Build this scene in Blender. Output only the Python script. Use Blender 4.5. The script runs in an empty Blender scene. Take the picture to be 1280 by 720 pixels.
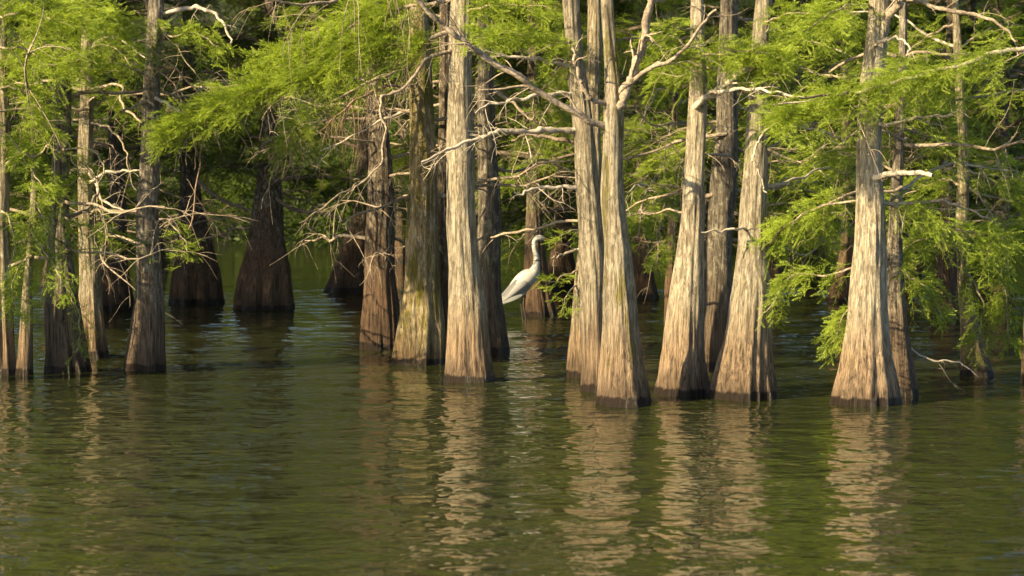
import bpy, math, random
import numpy as np
from mathutils import Vector, noise

R = math.radians
SC = bpy.context.scene
COL = SC.collection

# ------------------------------------------------------------------ camera, sky, sun, exposure
CAM_H, FPX, HORIZON = 1.7, 2887.0, 210.0
PITCH = math.atan((360 - HORIZON) / FPX)
cam_d = bpy.data.cameras.new('camera')
cam_d.sensor_width = 36.0
cam_d.lens = 36.0 * FPX / 1280.0
cam_d.clip_end = 2000
cam_d.dof.use_dof = True
cam_d.dof.focus_distance = 18.0
cam_d.dof.aperture_fstop = 4.5
cam = bpy.data.objects.new('camera', cam_d)
COL.objects.link(cam)
cam.location = (0, 0, CAM_H)
cam.rotation_euler = (math.pi / 2 - PITCH, 0, 0)
SC.camera = cam

SUN_ELEV, SUN_SIDE = R(27), R(58)          # SUN_SIDE: how far left of straight behind the camera
to_sun = Vector((-math.sin(SUN_SIDE) * math.cos(SUN_ELEV), -math.cos(SUN_SIDE) * math.cos(SUN_ELEV), math.sin(SUN_ELEV)))
w = bpy.data.worlds.new('World')
SC.world = w
w.use_nodes = True
nt = w.node_tree
bg = nt.nodes['Background']
sky = nt.nodes.new('ShaderNodeTexSky')
sky.sky_type = 'NISHITA'
sky.sun_disc = False
sky.sun_elevation = SUN_ELEV
sky.sun_rotation = math.atan2(to_sun.x, to_sun.y)
nt.links.new(sky.outputs[0], bg.inputs[0])
bg.inputs[1].default_value = 0.075
sun_d = bpy.data.lights.new('sun', 'SUN')
sun_d.energy = 5.0
sun_d.angle = R(0.5)
sun_d.color = (1.0, 0.785, 0.44)
sun = bpy.data.objects.new('sun', sun_d)
COL.objects.link(sun)
sun.rotation_euler = to_sun.to_track_quat('Z', 'Y').to_euler()
SC.view_settings.view_transform = 'Standard'
SC.view_settings.look = 'None'
SC.view_settings.exposure = 1.55
SC.view_settings.gamma = 1.0
SC.cycles.max_bounces = 6
SC.cycles.transparent_max_bounces = 4

# ------------------------------------------------------------------ helpers
CP, SP = math.cos(PITCH), math.sin(PITCH)


def ray(px, py):
    x, y = (px - 640) / FPX, (360 - py) / FPX
    return np.array([x, CP + y * SP, -SP + y * CP])


def at(px, py, Y):
    d = ray(px, py)
    return np.array([0, 0, CAM_H]) + d * (Y / d[1])


def on_water(px, py):
    d = ray(px, py)
    return np.array([0, 0, CAM_H]) + d * (-CAM_H / d[2])


def mesh_obj(name, V, faces, mat, parent=None, smooth=False):
    """faces: list of int arrays (n, k) with k = 3 or 4"""
    V = np.asarray(V, np.float32)
    me = bpy.data.meshes.new(name)
    me.vertices.add(len(V))
    me.vertices.foreach_set('co', V.ravel())
    faces = [np.asarray(f, np.int32) for f in faces if len(f)]
    loops = np.concatenate([f.ravel() for f in faces])
    tot = np.concatenate([np.full(len(f), f.shape[1], np.int32) for f in faces])
    start = np.concatenate([[0], np.cumsum(tot)[:-1]]).astype(np.int32)
    me.loops.add(len(loops))
    me.loops.foreach_set('vertex_index', loops)
    me.polygons.add(len(tot))
    me.polygons.foreach_set('loop_start', start)
    me.polygons.foreach_set('loop_total', tot)
    if smooth:
        me.polygons.foreach_set('use_smooth', np.ones(len(tot), bool))
    me.update(calc_edges=True)
    if mat:
        me.materials.append(mat)
    o = bpy.data.objects.new(name, me)
    COL.objects.link(o)
    if parent:
        o.parent = parent
    return o


def join(parts):
    """parts: list of (V, F) with one face size"""
    Vs, Fs, n = [], [], 0
    for V, F in parts:
        Vs.append(V)
        Fs.append(F + n)
        n += len(V)
    return np.concatenate(Vs), np.concatenate(Fs)


def empty(name, loc, label, cat, group=None):
    o = bpy.data.objects.new(name, None)
    COL.objects.link(o)
    o.location = loc
    o.empty_display_size = 0.2
    o['label'] = label
    o['category'] = cat
    if group:
        o['group'] = group
    return o


def norm(a):
    return a / np.maximum(np.linalg.norm(a, axis=-1, keepdims=True), 1e-9)


def spline(pts, n):
    """Catmull-Rom through pts, n samples"""
    P = np.asarray(pts, float)
    if len(P) == 2:
        t = np.linspace(0, 1, n)[:, None]
        return P[0] * (1 - t) + P[1] * t
    P = np.vstack([2 * P[0] - P[1], P, 2 * P[-1] - P[-2]])
    m = len(P) - 3
    u = np.linspace(0, m - 1e-6, n)
    i = u.astype(int)
    t = (u - i)[:, None]
    a, b, c, d = P[i], P[i + 1], P[i + 2], P[i + 3]
    return 0.5 * ((2 * b) + (c - a) * t + (2 * a - 5 * b + 4 * c - d) * t ** 2 + (3 * b - a - 3 * c + d) * t ** 3)


def tube(path, rad, k=6):
    P = np.asarray(path, float)
    n = len(P)
    rad = np.broadcast_to(np.asarray(rad, float), (n,))
    T = norm(np.gradient(P, axis=0))
    ref = np.array([0.0, 0.0, 1.0]) if abs(T[:, 2]).mean() < 0.8 else np.array([1.0, 0.0, 0.0])
    A = norm(np.cross(T, ref))
    B = np.cross(T, A)
    th = np.arange(k) * 2 * math.pi / k
    V = P[:, None, :] + rad[:, None, None] * (np.cos(th)[None, :, None] * A[:, None, :] + np.sin(th)[None, :, None] * B[:, None, :])
    i = np.arange(n - 1)[:, None] * k
    j = np.arange(k)[None, :]
    j2 = (j + 1) % k
    F = np.stack([i + j, i + j2, i + k + j2, i + k + j], -1).reshape(-1, 4)
    return V.reshape(-1, 3), F


def tubes_batch(P, rad, k=3):
    """P (m, n, 3) many short twigs at once, rad (n,)"""
    m, n, _ = P.shape
    T = norm(np.gradient(P, axis=1))
    A = norm(np.cross(T, np.array([0.13, 0.21, 0.97])))
    B = np.cross(T, A)
    th = np.arange(k) * 2 * math.pi / k
    rr = np.broadcast_to(rad, (m, n))[:, :, None, None]
    V = P[:, :, None, :] + rr * (np.cos(th)[:, None] * A[:, :, None, :] + np.sin(th)[:, None] * B[:, :, None, :])
    base = np.arange(m)[:, None, None] * (n * k)
    i = np.arange(n - 1)[None, :, None] * k
    j = np.arange(k)[None, None, :]
    j2 = (j + 1) % k
    F = np.stack([base + i + j, base + i + j2, base + i + k + j2, base + i + k + j], -1).reshape(-1, 4)
    return V.reshape(-1, 3), F


# ------------------------------------------------------------------ materials
class N:
    def __init__(self, name):
        self.m = bpy.data.materials.new(name)
        self.m.use_nodes = True
        self.t = self.m.node_tree
        self.b = self.t.nodes['Principled BSDF']
        self.out = self.t.nodes['Material Output']

    def node(self, typ, **kw):
        n = self.t.nodes.new(typ)
        for k, v in kw.items():
            setattr(n, k, v)
        return n

    def link(self, a, b):
        self.t.links.new(a, b)

    def coord(self, scale, kind='Object'):
        tc = self.node('ShaderNodeTexCoord')
        mp = self.node('ShaderNodeMapping')
        mp.inputs['Scale'].default_value = scale
        self.link(tc.outputs[kind], mp.inputs['Vector'])
        return mp.outputs[0]

    def noise(self, vec, scale=1, detail=4, rough=0.55):
        n = self.node('ShaderNodeTexNoise')
        n.inputs['Scale'].default_value = scale
        n.inputs['Detail'].default_value = detail
        n.inputs['Roughness'].default_value = rough
        if vec is not None:
            self.link(vec, n.inputs['Vector'])
        return n.outputs['Fac']

    def ramp(self, fac, stops):
        r = self.node('ShaderNodeValToRGB')
        e = r.color_ramp.elements
        while len(e) < len(stops):
            e.new(0.5)
        for el, (p, c) in zip(e, stops):
            el.position = p
            el.color = (c, c, c, 1) if isinstance(c, (int, float)) else (*c, 1)
        self.link(fac, r.inputs[0])
        return r.outputs[0]

    def math(self, op, a, b=None, c=None):
        n = self.node('ShaderNodeMath', operation=op)
        for i, v in enumerate((a, b, c)):
            if v is None:
                continue
            if isinstance(v, (int, float)):
                n.inputs[i].default_value = v
            else:
                self.link(v, n.inputs[i])
        return n.outputs[0]

    def mix(self, fac, a, b, blend='MIX'):
        n = self.node('ShaderNodeMix', data_type='RGBA', blend_type=blend)
        for s, v in ((0, fac), (6, a), (7, b)):
            if isinstance(v, (int, float)):
                n.inputs[s].default_value = v
            elif isinstance(v, tuple):
                n.inputs[s].default_value = (*v, 1)
            else:
                self.link(v, n.inputs[s])
        return n.outputs[2]

    def maprange(self, v, a, b, c=0.0, d=1.0):
        n = self.node('ShaderNodeMapRange', interpolation_type='SMOOTHSTEP')
        self.link(v, n.inputs[0])
        for i, x in enumerate((a, b, c, d)):
            n.inputs[i + 1].default_value = x
        return n.outputs[0]


def bark_material(name, pale, brown, moss=0.0, stain=0.85):
    n = N(name)
    fib = n.noise(n.coord((62, 62, 2.6)), 1, 8, 0.72)
    fine = n.noise(n.coord((120, 120, 16)), 1, 5, 0.7)
    patch = n.noise(n.coord((24, 24, 13.0)), 1, 6, 0.72)
    big = n.noise(n.coord((1.6, 1.6, 1.1)), 1, 3, 0.5)
    plate = n.noise(n.coord((34, 34, 7.5)), 1, 5, 0.75)
    crack = n.maprange(plate, 0.36, 0.52)
    tc = n.node('ShaderNodeTexCoord')
    sep = n.node('ShaderNodeSeparateXYZ')
    n.link(tc.outputs['Object'], sep.inputs[0])
    z = sep.outputs['Z']
    low = n.maprange(n.math('ADD', z, n.math('MULTIPLY', n.math('SUBTRACT', big, 0.5), 0.9)), stain, stain * 0.35)
    d = tuple(c * 0.33 for c in pale)
    m_ = tuple(c * 0.72 for c in pale)
    hi = tuple(min(c * 1.22, 0.66) for c in pale)
    upper = n.ramp(fib, [(0.37, d), (0.46, m_), (0.53, pale), (0.64, hi)])
    lich = n.maprange(patch, 0.50, 0.60)
    upper = n.mix(n.math('MULTIPLY', lich, 0.6), upper, (0.60, 0.55, 0.43))
    dark_p = n.maprange(n.noise(n.coord((11, 11, 4.2)), 1, 7, 0.74), 0.53, 0.61)
    upper = n.mix(n.math('MULTIPLY', dark_p, 0.62), upper, tuple(c * 0.4 for c in brown))
    upper = n.mix(n.math('MULTIPLY', n.math('SUBTRACT', 1.0, crack), 0.6), upper, tuple(c * 0.34 for c in pale))
    bd = tuple(c * 0.28 for c in brown)
    bh = tuple(min(c * 1.45, 0.55) for c in brown)
    lower = n.ramp(fib, [(0.39, bd), (0.49, brown), (0.62, bh)])
    col = n.mix(low, upper, lower)
    ms = n.math('MULTIPLY', n.maprange(n.noise(n.coord((11, 11, 2.4)), 1, 5, 0.6), 0.64 - 0.22 * moss, 0.74 - 0.18 * moss), min(1.0, 0.25 + moss))
    ms = n.math('MULTIPLY', ms, n.maprange(z, 0.06, 0.5))
    col = n.mix(ms, col, (0.19, 0.165, 0.035))
    st = n.math('ADD', z, n.math('MULTIPLY', n.math('SUBTRACT', n.noise(n.coord((14, 14, 1.0)), 1, 4, 0.6), 0.5), 0.55))
    col = n.mix(n.math('MULTIPLY', n.maprange(st, 0.26, 0.06), 0.62), col, (0.075, 0.05, 0.034))
    oi = n.node('ShaderNodeObjectInfo')
    vr = n.math('ADD', n.math('MULTIPLY', oi.outputs['Random'], 0.34), 0.80)
    vc = n.node('ShaderNodeCombineColor')
    for q in range(3):
        n.link(vr, vc.inputs[q])
    col = n.mix(1.0, col, vc.outputs[0], 'MULTIPLY')
    col = n.mix(n.maprange(fine, 0.38, 0.56, 0.34, 0.0), col, (0.05, 0.037, 0.027))
    edge = n.math('ADD', z, n.math('MULTIPLY', n.math('SUBTRACT', n.noise(n.coord((16, 16, 4)), 1, 4), 0.5), 0.07))
    wet = n.maprange(edge, 0.072, 0.050)
    col = n.mix(wet, col, n.mix(fib, (0.012, 0.009, 0.007), (0.05, 0.036, 0.028)))
    n.link(col, n.b.inputs['Base Color'])
    n.link(n.maprange(edge, 0.05, 0.09, 0.35, 0.85), n.b.inputs['Roughness'])
    n.b.inputs['Specular IOR Level'].default_value = 0.25
    h = n.math('ADD', n.math('MULTIPLY', fib, 1.0), n.math('MULTIPLY', fine, 0.35))
    h = n.math('ADD', h, n.math('MULTIPLY', n.math('MULTIPLY', crack, n.math('SUBTRACT', 1.0, low)), 0.22))
    bp = n.node('ShaderNodeBump')
    bp.inputs['Strength'].default_value = 1.0
    bp.inputs['Distance'].default_value = 0.055
    n.link(h, bp.inputs['Height'])
    n.link(bp.outputs[0], n.b.inputs['Normal'])
    return n.m


def limb_material(name, c0, c1):
    n = N(name)
    f = n.noise(n.coord((45, 45, 45)), 1, 5, 0.65)
    g = n.noise(n.coord((6, 6, 6)), 1, 3, 0.5)
    col = n.mix(n.maprange(f, 0.35, 0.68), c0, c1)
    col = n.mix(n.math('MULTIPLY', n.maprange(g, 0.5, 0.65), 0.5), col, tuple(c * 0.5 for c in c0))
    n.link(col, n.b.inputs['Base Color'])
    n.b.inputs['Roughness'].default_value = 0.8
    n.b.inputs['Specular IOR Level'].default_value = 0.2
    bp = n.node('ShaderNodeBump')
    bp.inputs['Strength'].default_value = 0.7
    bp.inputs['Distance'].default_value = 0.01
    n.link(f, bp.inputs['Height'])
    n.link(bp.outputs[0], n.b.inputs['Normal'])
    return n.m


def leaf_material(name, dark, light, yellow, trans=0.5):
    n = N(name)
    geo = n.node('ShaderNodeNewGeometry')
    mp = n.node('ShaderNodeMapping')
    n.link(geo.outputs['Position'], mp.inputs['Vector'])
    f = n.noise(mp.outputs[0], 4.5, 3, 0.6)
    g = n.noise(mp.outputs[0], 38, 2, 0.6)
    col = n.mix(n.maprange(f, 0.36, 0.64), dark, light)
    col = n.mix(n.maprange(g, 0.54, 0.72), col, yellow)
    n.link(col, n.b.inputs['Base Color'])
    n.b.inputs['Roughness'].default_value = 0.55
    n.b.inputs['Specular IOR Level'].default_value = 0.25
    tr = n.node('ShaderNodeBsdfTranslucent')
    n.link(n.mix(1.0, col, (1.0, 0.98, 0.55), 'MULTIPLY'), tr.inputs['Color'])
    mx = n.node('ShaderNodeMixShader')
    mx.inputs[0].default_value = trans
    n.link(n.b.outputs[0], mx.inputs[1])
    n.link(tr.outputs[0], mx.inputs[2])
    n.link(mx.outputs[0], n.out.inputs['Surface'])
    return n.m


def plain_material(name, c, rough=0.6, var=0.15, scale=20):
    n = N(name)
    f = n.noise(n.coord((scale,) * 3), 1, 3)
    n.link(n.mix(f, tuple(x * (1 - var) for x in c), tuple(min(1, x * (1 + var)) for x in c)), n.b.inputs['Base Color'])
    n.b.inputs['Roughness'].default_value = rough
    n.b.inputs['Specular IOR Level'].default_value = 0.3
    return n.m


BARK = {
    'pale': bark_material('bark_pale', (0.55, 0.475, 0.35), (0.32, 0.23, 0.15), 0.15, 0.75),
    'gold': bark_material('bark_tan', (0.45, 0.38, 0.255), (0.29, 0.205, 0.13), 0.3, 0.6),
    'moss': bark_material('bark_mossy', (0.44, 0.35, 0.19), (0.29, 0.20, 0.105), 0.75, 0.3),
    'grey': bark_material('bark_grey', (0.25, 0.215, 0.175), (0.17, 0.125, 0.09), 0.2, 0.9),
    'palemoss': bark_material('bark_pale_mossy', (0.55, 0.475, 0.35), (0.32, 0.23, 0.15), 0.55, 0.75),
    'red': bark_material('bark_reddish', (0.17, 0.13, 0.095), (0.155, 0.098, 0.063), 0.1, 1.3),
}
LIMB = limb_material('limb_bark', (0.19, 0.15, 0.11), (0.42, 0.35, 0.27))
LIMB_DARK = limb_material('limb_bark_dark', (0.11, 0.085, 0.065), (0.24, 0.19, 0.15))
DEAD = limb_material('dead_wood', (0.33, 0.28, 0.22), (0.56, 0.50, 0.42))
TWIG = limb_material('twig_bark', (0.20, 0.13, 0.09), (0.34, 0.25, 0.18))
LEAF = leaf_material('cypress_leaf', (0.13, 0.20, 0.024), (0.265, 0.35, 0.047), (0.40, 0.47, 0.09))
LEAF_LIT = leaf_material('cypress_leaf_lit_tone', (0.19, 0.27, 0.03), (0.37, 0.48, 0.06), (0.52, 0.59, 0.11), 0.5)  # same leaf brightened: sunlight on the near boughs painted into the colour
LEAF_SHADE = leaf_material('cypress_leaf_shade_tone', (0.045, 0.078, 0.012), (0.08, 0.12, 0.017), (0.125, 0.155, 0.026))  # same leaf darkened: shade of the background crowns painted into the colour

# water
n = N('lake_water')
geo = n.node('ShaderNodeNewGeometry')
mp = n.node('ShaderNodeMapping')
mp.inputs['Scale'].default_value = (0.8, 1.0, 1.0)
n.link(geo.outputs['Position'], mp.inputs['Vector'])
silt = n.noise(mp.outputs[0], 0.35, 3)
n.link(n.mix(silt, (0.012, 0.0165, 0.0045), (0.028, 0.032, 0.008)), n.b.inputs['Base Color'])
n.b.inputs['Roughness'].default_value = 0.04
n.b.inputs['IOR'].default_value = 1.333
r1 = n.noise(mp.outputs[0], 4.2, 2, 0.5)
r2 = n.noise(mp.outputs[0], 11.5, 1, 0.5)
hh = n.math('ADD', n.math('MULTIPLY', r1, 0.041), n.math('MULTIPLY', r2, 0.009))
gust = n.maprange(n.noise(mp.outputs[0], 0.45, 2), 0.35, 0.65, 0.65, 1.15)
sepw = n.node('ShaderNodeSeparateXYZ')
n.link(geo.outputs['Position'], sepw.inputs[0])
hh = n.math('MULTIPLY', hh, gust)
hh = n.math('MULTIPLY', hh, n.maprange(sepw.outputs['Y'], 16.0, 26.0, 1.0, 0.35))   # calmer between the trees
bp = n.node('ShaderNodeBump')
bp.inputs['Strength'].default_value = 1.0
bp.inputs['Distance'].default_value = 1.0
n.link(hh, bp.inputs['Height'])
n.link(bp.outputs[0], n.b.inputs['Normal'])
WATER = n.m
GROUND = plain_material('leaf_litter_soil', (0.022, 0.028, 0.011), 0.95, 0.5, 3)

# ------------------------------------------------------------------ water, far bank
rs = np.random.RandomState(11)


def axis(lo, flo, fhi, hi, step):
    a = list(np.arange(flo, fhi, step))
    s, x = step, fhi
    while x < hi:
        a.append(x)
        s *= 1.35
        x += s
    a.append(hi)
    s, x = step * 1.35, flo - step * 1.35
    b = []
    while x > lo:
        b.append(x)
        s *= 1.35
        x -= s
    b.append(lo)
    return np.array(b[::-1] + a)


xs = axis(-300, -7, 7, 300, 0.05)
ys = axis(-60, 8.5, 32, 66, 0.05)
X, Y = np.meshgrid(xs, ys)
Z = np.zeros_like(X)
fade = np.clip((9 - np.abs(X)) / 2, 0, 1) * np.clip((38 - Y) / 6, 0, 1) * np.clip((Y - 7.5), 0, 1)
for k in range(46):
    lam = 0.24 * (1.3 / 0.24) ** rs.rand()
    a = R(95) + rs.randn() * R(38)
    kk = 2 * math.pi / lam
    Z += 0.0105 / kk * math.sin(rs.rand() * 6 + 1) ** 0 * np.sin(kk * (X * math.cos(a) + Y * math.sin(a)) + rs.rand() * 6.28) * (1.0 if lam < 0.7 else 0.7)
Z *= fade
ny, nx = X.shape
idx = np.arange(ny * nx).reshape(ny, nx)
Fw = np.stack([idx[:-1, :-1], idx[:-1, 1:], idx[1:, 1:], idx[1:, :-1]], -1).reshape(-1, 4)
wo = mesh_obj('water', np.stack([X, Y, Z], -1).reshape(-1, 3), [Fw], WATER, smooth=True)
wo['kind'] = 'structure'
wo['label'] = 'rippled olive green lake water around the tree trunks'

gx, gy = np.meshgrid(np.linspace(-300, 300, 121), np.concatenate([[-60, 0, 30, 55], np.linspace(60, 130, 50), [200, 300]]))
gz = np.where(gy < 59, -0.6, np.clip((gy - 60.5) * 0.36, -0.6, 11))
gz = gz + np.where(gy > 62, 0.5 * np.sin(gx * 0.35) * np.sin(gy * 0.3), 0)
ny, nx = gx.shape
idx = np.arange(ny * nx).reshape(ny, nx)
Fg = np.stack([idx[:-1, :-1], idx[:-1, 1:], idx[1:, 1:], idx[1:, :-1]], -1).reshape(-1, 4)
go = mesh_obj('ground', np.stack([gx, gy, gz], -1).reshape(-1, 3), [Fg], GROUND, smooth=True)
go['kind'] = 'structure'
go['label'] = 'lake bed rising to a wooded far bank'

# ------------------------------------------------------------------ foliage and branches
_l = []
for t0, ln in ((0.06, 0.26), (0.27, 0.30), (0.48, 0.28), (0.68, 0.22)):
    for s in (-1, 1):
        _l.append([(t0, 0.0, 0.0), (t0 + ln * 0.95, s * ln * 0.52, 0.05), (t0 + 0.10, s * 0.005, 0.0)])
_l.append([(0.82, -0.045, 0.0), (1.0, 0.0, -0.02), (0.82, 0.045, 0.0)])
LEAFLET = np.array(_l)                     # (9 triangles, 3, 3) in (along, side, normal)


def branchlets(P, D, S, L):
    Nn = np.cross(D, S)
    M = np.stack([D, S, Nn], 1) * L[:, None, None]
    V = P[:, None, None, :] + np.einsum('abk,nkc->nabc', LEAFLET, M)
    V = V.reshape(-1, 3)
    return V, np.arange(len(V)).reshape(-1, 3)


def make_sprays(rng, path, n_tw, spread, droop=0.5, up=0.25, t0=0.12, leaf=0.095, gap=0.017, taper=0.6, jitter=0.0):
    """side twigs along a limb, every twig carrying feathery branchlets; returns (twig V, F), (leaf V, F)"""
    t = t0 + (1 - t0) * rng.rand(n_tw) ** 0.85
    m = len(path) - 1
    f = t * m
    i = np.minimum(f.astype(int), m - 1)
    p = path[i] + (path[i + 1] - path[i]) * (f - i)[:, None]
    p = p + rng.randn(n_tw, 3) * jitter
    T = norm(np.gradient(path, axis=0))[i]
    side = norm(np.cross(T, np.array([0, 0, 1.0])) + 1e-4)
    sgn = np.where(rng.rand(n_tw) < 0.5, -1.0, 1.0)[:, None]
    d = norm(T * (0.35 + 0.7 * rng.rand(n_tw, 1)) + side * sgn * (0.3 + 0.8 * rng.rand(n_tw, 1)) + np.array([0, 0, 1.0]) * (up + 0.45 * rng.randn(n_tw, 1)))
    ln = spread * (0.45 + 0.75 * rng.rand(n_tw)) * (1 - taper * t ** 2)
    s = np.linspace(0, 1, 5)
    curve = p[:, None, :] + d[:, None, :] * (ln[:, None] * s)[:, :, None]
    curve[:, :, 2] -= droop * (ln[:, None] * s[None, :] ** 2) * (0.4 + 0.9 * rng.rand(n_tw, 1))
    tv = tubes_batch(curve, np.linspace(0.0024, 0.0009, 5))
    nb = max(4, int(spread * 0.85 / gap))
    sb = (np.arange(nb) + 0.6) / nb * 0.85 + 0.15
    f = np.broadcast_to(sb * 4, (n_tw, nb))
    j = np.minimum(f.astype(int), 3)
    ar = np.arange(n_tw)[:, None]
    q = curve[ar, j] + (curve[ar, j + 1] - curve[ar, j]) * (f - j)[..., None]
    Td = norm(curve[ar, j + 1] - curve[ar, j])
    sd = norm(np.cross(Td, np.array([0, 0, 1.0])) + 1e-4)
    alt = np.where(np.arange(nb) % 2 == 0, 1.0, -1.0)[None, :, None]
    dd = norm(Td * 0.8 + sd * alt * (0.35 + 0.5 * rng.rand(n_tw, nb, 1)) + rng.randn(n_tw, nb, 3) * 0.22 + np.array([0, 0, 0.18]))
    sn = norm(np.cross(dd, rng.randn(n_tw, nb, 3) + np.array([0, -0.5, 0.5])))
    L = leaf * (0.65 + 0.6 * rng.rand(n_tw, nb)) * (1.05 - 0.35 * sb)
    lv = branchlets(q.reshape(-1, 3), dd.reshape(-1, 3), sn.reshape(-1, 3), L.ravel())
    return tv, lv


def wobble(path, rng, amp):
    n = len(path)
    a = rng.randn(n, 3) * amp
    a[0] = 0
    for _ in range(2):
        a[1:-1] = (a[:-2] + 2 * a[1:-1] + a[2:]) / 4
    a[0] = 0
    return path + a


def sub_branches(path, rng, count, length, r, droop=0.3, up=0.2, depth=1, t0=0.2):
    """thin forking side shoots of a limb -> list of (V, F)"""
    out = []
    T = norm(np.gradient(path, axis=0))
    for _ in range(count):
        t = t0 + (1 - t0) * rng.rand()
        i = min(int(t * (len(path) - 1)), len(path) - 2)
        d = norm(T[i] * (0.5 + 0.5 * rng.rand()) + rng.randn(3) * np.array([0.8, 0.7, 0.6]) + np.array([0, 0, up]))
        ln = length * (0.4 + 0.9 * rng.rand())
        s = np.linspace(0, 1, 7)
        c = path[i] + d * (s * ln)[:, None]
        c[:, 2] -= droop * ln * s ** 2 * rng.rand() * 1.5
        c = wobble(c, rng, ln * 0.05)
        rr = r * (0.6 + 0.5 * rng.rand())
        out.append(tube(c, np.linspace(rr, rr * 0.35, 7), 4))
        if depth > 0:
            out += sub_branches(c, rng, 2 + rng.randint(3), ln * 0.5, rr * 0.55, droop, up, depth - 1, 0.3)
    return out


class Tree:
    pass


TREES = {}


def trunk_mesh(root, base, ctrl, H, bark, seed, flute=0.10, nfl=7, seg=96, dz=0.045, zfine=3.2):
    """ctrl: list of (z, x, y, radius) relative to base, z ascending"""
    rng = np.random.RandomState(seed)
    c = np.array(ctrl, float)
    zs = np.concatenate([np.arange(-0.6, zfine, dz), np.linspace(zfine, H, 14)])
    K = 9

    def sm(v):
        f = np.interp(zs, c[:, 0], v)
        zz = np.linspace(-0.12, 0.12, K)
        return np.mean([np.interp(zs + q, c[:, 0], v) for q in zz], axis=0) * 0.999 + f * 0.001
    cx, cy, rad = sm(c[:, 1]), sm(c[:, 2]), sm(c[:, 3])
    rad = rad * (1 + 0.10 * np.exp(-np.maximum(zs, 0) / 0.6) - 0.05 * np.clip(zs / 1.2, 0, 1))
    wv = np.clip(zs / 0.6, 0, 1) * min(1.0, rad.max() * 6)
    q = rng.rand(4) * 6.28
    cx = cx + wv * (0.013 * np.sin(zs * 2.1 + q[0]) + 0.007 * np.sin(zs * 4.7 + q[1]))
    cy = cy + wv * (0.013 * np.sin(zs * 1.8 + q[2]) + 0.007 * np.sin(zs * 4.1 + q[3]))
    rad = rad * (1 + 0.025 * np.sin(zs * 5.3 + q[1]) + 0.018 * np.sin(zs * 9.1 + q[3]))
    th = np.linspace(0, 2 * math.pi, seg, endpoint=False)
    ph = rng.rand(6) * 6.28
    ng = 16
    ga = (np.arange(ng) + rng.rand(ng) * 0.9) * 2 * math.pi / ng
    gw = 0.05 + 0.09 * rng.rand(ng)
    gd = (0.25 + rng.rand(ng)) * (0.55 + flute * 4.5) * 0.09
    gl = 0.35 + 0.9 * rng.rand(ng)
    dth = np.abs((th[None, :] - ga[:, None] + math.pi) % (2 * math.pi) - math.pi)
    gsh = np.exp(-(dth / gw[:, None]) ** 2)
    V = np.zeros((len(zs), seg, 3))
    sx = seed * 7.31
    for a, z in enumerate(zs):
        A = flute * (math.exp(-max(z, 0) / 0.55) + 0.10)
        tw = 0.25 * z
        f = np.abs(np.cos(nfl / 2 * (th + 0.10 * np.sin(2 * th + ph[4])) + ph[0] + tw * 0.3)) - 0.6
        f2 = np.cos(3 * th + ph[1] + tw) * 0.45 + np.cos(2 * th + ph[2]) * 0.35
        g = A * (f * 1.3 + f2 * 0.7) + 0.02 * A - 0.02
        fine = np.array([noise.noise(Vector((math.cos(q) * rad[a] * 34 + sx, math.sin(q) * rad[a] * 34, z * 2.2))) for q in th])
        lump = np.array([noise.noise(Vector((math.cos(q) * 1.6 + sx, math.sin(q) * 1.6, z * 2.6))) for q in th[::4]]).repeat(4)[:seg]
        gr = (gsh * (gd * (np.exp(-max(z, 0) / gl) + 0.12))[:, None]).sum(0)
        r = rad[a] * (1 + g - gr + 0.03 * gr.mean() + 0.035 * lump) + fine * 0.010
        V[a, :, 0] = cx[a] + r * np.cos(th)
        V[a, :, 1] = cy[a] + r * np.sin(th)
        V[a, :, 2] = z
    n_ = len(zs)
    i = np.arange(n_ - 1)[:, None] * seg
    j = np.arange(seg)[None, :]
    j2 = (j + 1) % seg
    F = np.stack([i + j, i + j2, i + seg + j2, i + seg + j], -1).reshape(-1, 4)
    o = mesh_obj('trunk', V.reshape(-1, 3), [F], BARK[bark], root, smooth=True)
    return zs, cx, cy, rad


def build_tree(key, label, spec, bark='pale', H=9.0, seed=1, flute=0.1, nfl=7, group=None, name='cypress_tree', seg=96, dz=0.045, zfine=3.2):
    px, py, wd = spec[0]
    b = on_water(px, py)
    r0 = wd / 2 * b[1] / FPX
    Yd = b[1] + r0 * 0.8 + {'17': 0.15, '12': 0.1, '15a': -0.2, '5': 0.2, '11': -0.15}.get(key, 0)
    b = at(px, py, Yd)
    b[2] = 0
    ctrl = []
    for (x, y, wpx) in spec:
        q = at(x, y, Yd)
        ctrl.append((q[2] if ctrl else 0.0, q[0] - b[0], 0.0, wpx / 2 * Yd / FPX))
    z0, x0, _, rr0 = ctrl[0]
    ctrl.insert(0, (-0.6, x0, 0, rr0 * 1.12))
    zt, xt, _, rt = ctrl[-1]
    if H > zt + 0.3:
        slope = (ctrl[-1][1] - ctrl[-2][1]) / max(ctrl[-1][0] - ctrl[-2][0], 0.1) * 0.5
        for q in (0.25, 0.5, 0.75, 1.0):
            ctrl.append((zt + (H - zt) * q, xt + slope * (H - zt) * q * (1 - 0.4 * q), 0, rt * (1 - 0.82 * q)))
    root = empty(name, b, label, 'tree', group)
    t = Tree()
    t.root, t.base, t.Y, t.H, t.seed = root, b, Yd, max(H, zt), seed
    t.zs, t.cx, t.cy, t.rad = trunk_mesh(root, b, ctrl, max(H, zt), BARK and bark, seed, flute, nfl, seg, dz, min(zfine, max(H, zt) - 0.2))
    TREES[key] = t
    return t


def axis_at(t, z):
    return np.array([t.base[0] + np.interp(z, t.zs, t.cx), t.base[1], z]), float(np.interp(z, t.zs, t.rad))


def snap(t, P):
    """pull the first point of a limb onto the trunk axis of its tree so that it grows out of the wood"""
    c, r = axis_at(t, P[0][2])
    return np.vstack([c, P]) if np.linalg.norm(c - P[0]) > r * 1.1 else np.vstack([c, P[1:]])


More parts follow.
